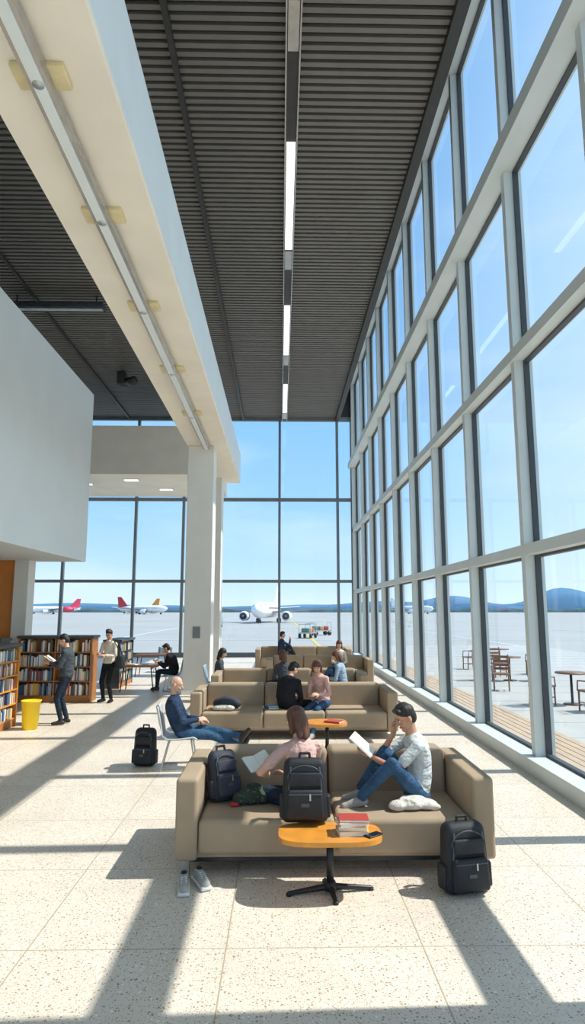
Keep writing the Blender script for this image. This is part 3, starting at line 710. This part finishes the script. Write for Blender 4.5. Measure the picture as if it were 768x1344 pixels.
person('seated_woman',(.08,14.85,0),10,dict(P=(0,0,.565),N=(0,.04,.99),head=(20,-15),top='greyj',bot='jeand',shoe='sock',hair='hairbr',hs='long',g=.9,vox=.018,
  Lh=(-.1,.28,.64),Rh=(.1,.28,.64),Lf=(.10,.26,.52),Rf=(-.12,.2,.52),Lk=(-1,.35,.0),Rk=(1,.35,.0),Lt=(.8,.3,0),Rt=(-.8,.3,0)))
person('seated_woman',(1.42,14.75,0),70,dict(P=(0,0,.565),N=(0,.08,.99),head=(10,-25),top='ltblue',bot='jean',shoe='shoeg',hair='hairbr',hs='long',g=.9,vox=.018,
  Lh=(-.1,.32,.66),Rh=(.1,.32,.64),Lf=(.0,.5,.53),Rf=(.14,.45,.53),Lk=(-.2,0,1),Rk=(.2,0,1)))
person('seated_woman',(1.75,19.2,0),180,dict(P=(0,0,.565),N=(0,.06,1.02),head=(0,-20),top='beige',bot='jeand',hair='hairbr',hs='long',g=.9,vox=.018,
  Lh=(-.1,.34,.66),Rh=(.1,.34,.66),Lf=(-.1,.62,.09),Rf=(.1,.62,.09),Lk=(0,.3,1),Rk=(0,.3,1)))
person('seated_man',(.05,23.9,0),-80,dict(P=(0,0,.60),N=(0,.02,1.10),head=(0,-5),top='navy',bot='jeand',hair='hairdk',vox=.018,bulk=1.15,
  Lh=(-.1,.34,.70),Rh=(.05,.32,1.12),Lf=(-.1,.45,.53),Rf=(.1,.5,.53),Lk=(-.3,0,1),Rk=(.3,0,1)))

# ------------------------------------------------------------ light
az=V((-1,-.03,0)); el=math.atan(1.34)
d=V((az.x*math.cos(el),az.y*math.cos(el),-math.sin(el))).normalized()
s=bpy.data.lights.new('sun','SUN'); s.energy=5.3; s.angle=.009; s.color=(1,.96,.90)
so=bpy.data.objects.new('sun',s); COL.objects.link(so); so.rotation_euler=d.to_track_quat('-Z','Y').to_euler(); so.location=(20,0,30)
w=bpy.data.worlds.new('sky'); SC.world=w; w.use_nodes=True; nt=w.node_tree; L=nt.links.new
bg=nt.nodes['Background']; tc=nt.nodes.new('ShaderNodeTexCoord'); sp=nt.nodes.new('ShaderNodeSeparateXYZ'); L(tc.outputs['Generated'],sp.inputs[0])
rp=nt.nodes.new('ShaderNodeValToRGB'); L(sp.outputs['Z'],rp.inputs['Fac'])
e=rp.color_ramp.elements; e[0].position=0.0; e[0].color=lin((206,225,240)); e[1].position=1; e[1].color=lin((100,160,226))
for p,c in((.05,(182,213,240)),(.15,(152,198,240)),(.32,(130,184,238)),(.6,(118,176,234))):
    q=e.new(p); q.color=lin(c)
nz=nt.nodes.new('ShaderNodeTexNoise'); nz.inputs['Scale'].default_value=3; nz.inputs['Detail'].default_value=6
mp=nt.nodes.new('ShaderNodeMapping'); mp.inputs['Scale'].default_value=(1,1,4); L(tc.outputs['Generated'],mp.inputs[0]); L(mp.outputs[0],nz.inputs['Vector'])
cr=nt.nodes.new('ShaderNodeValToRGB'); cr.color_ramp.elements[0].position=.48; cr.color_ramp.elements[1].position=.8; cr.color_ramp.elements[1].color=(.4,.4,.4,1); L(nz.outputs['Fac'],cr.inputs[0])
mx=nt.nodes.new('ShaderNodeMixRGB'); mx.inputs[2].default_value=(.78,.84,.9,1); L(cr.outputs[0],mx.inputs[0]); L(rp.outputs[0],mx.inputs[1])
mr=nt.nodes.new('ShaderNodeMapRange'); mr.inputs[1].default_value=.12; mr.inputs[2].default_value=.55; mr.inputs[3].default_value=0; mr.inputs[4].default_value=.75; L(sp.outputs['X'],mr.inputs[0])
m2=nt.nodes.new('ShaderNodeMixRGB'); m2.inputs[2].default_value=(.66,.80,.88,1); L(mr.outputs[0],m2.inputs[0]); L(mx.outputs[0],m2.inputs[1])
L(m2.outputs[0],bg.inputs[0]); bg.inputs[1].default_value=1.35
SC.view_settings.view_transform='Standard'; SC.view_settings.look='None'; SC.view_settings.exposure=0.0

# ------------------------------------------------------------ camera
c=bpy.data.cameras.new('camera'); co=bpy.data.objects.new('camera',c); COL.objects.link(co)
c.sensor_fit='VERTICAL'; c.sensor_height=36; c.lens=830/1344*36; c.clip_end=3000; c.clip_start=.05
co.location=(0,0,2.2); co.rotation_euler=(math.radians(98.77),0,math.radians(-1.1))
SC.camera=co
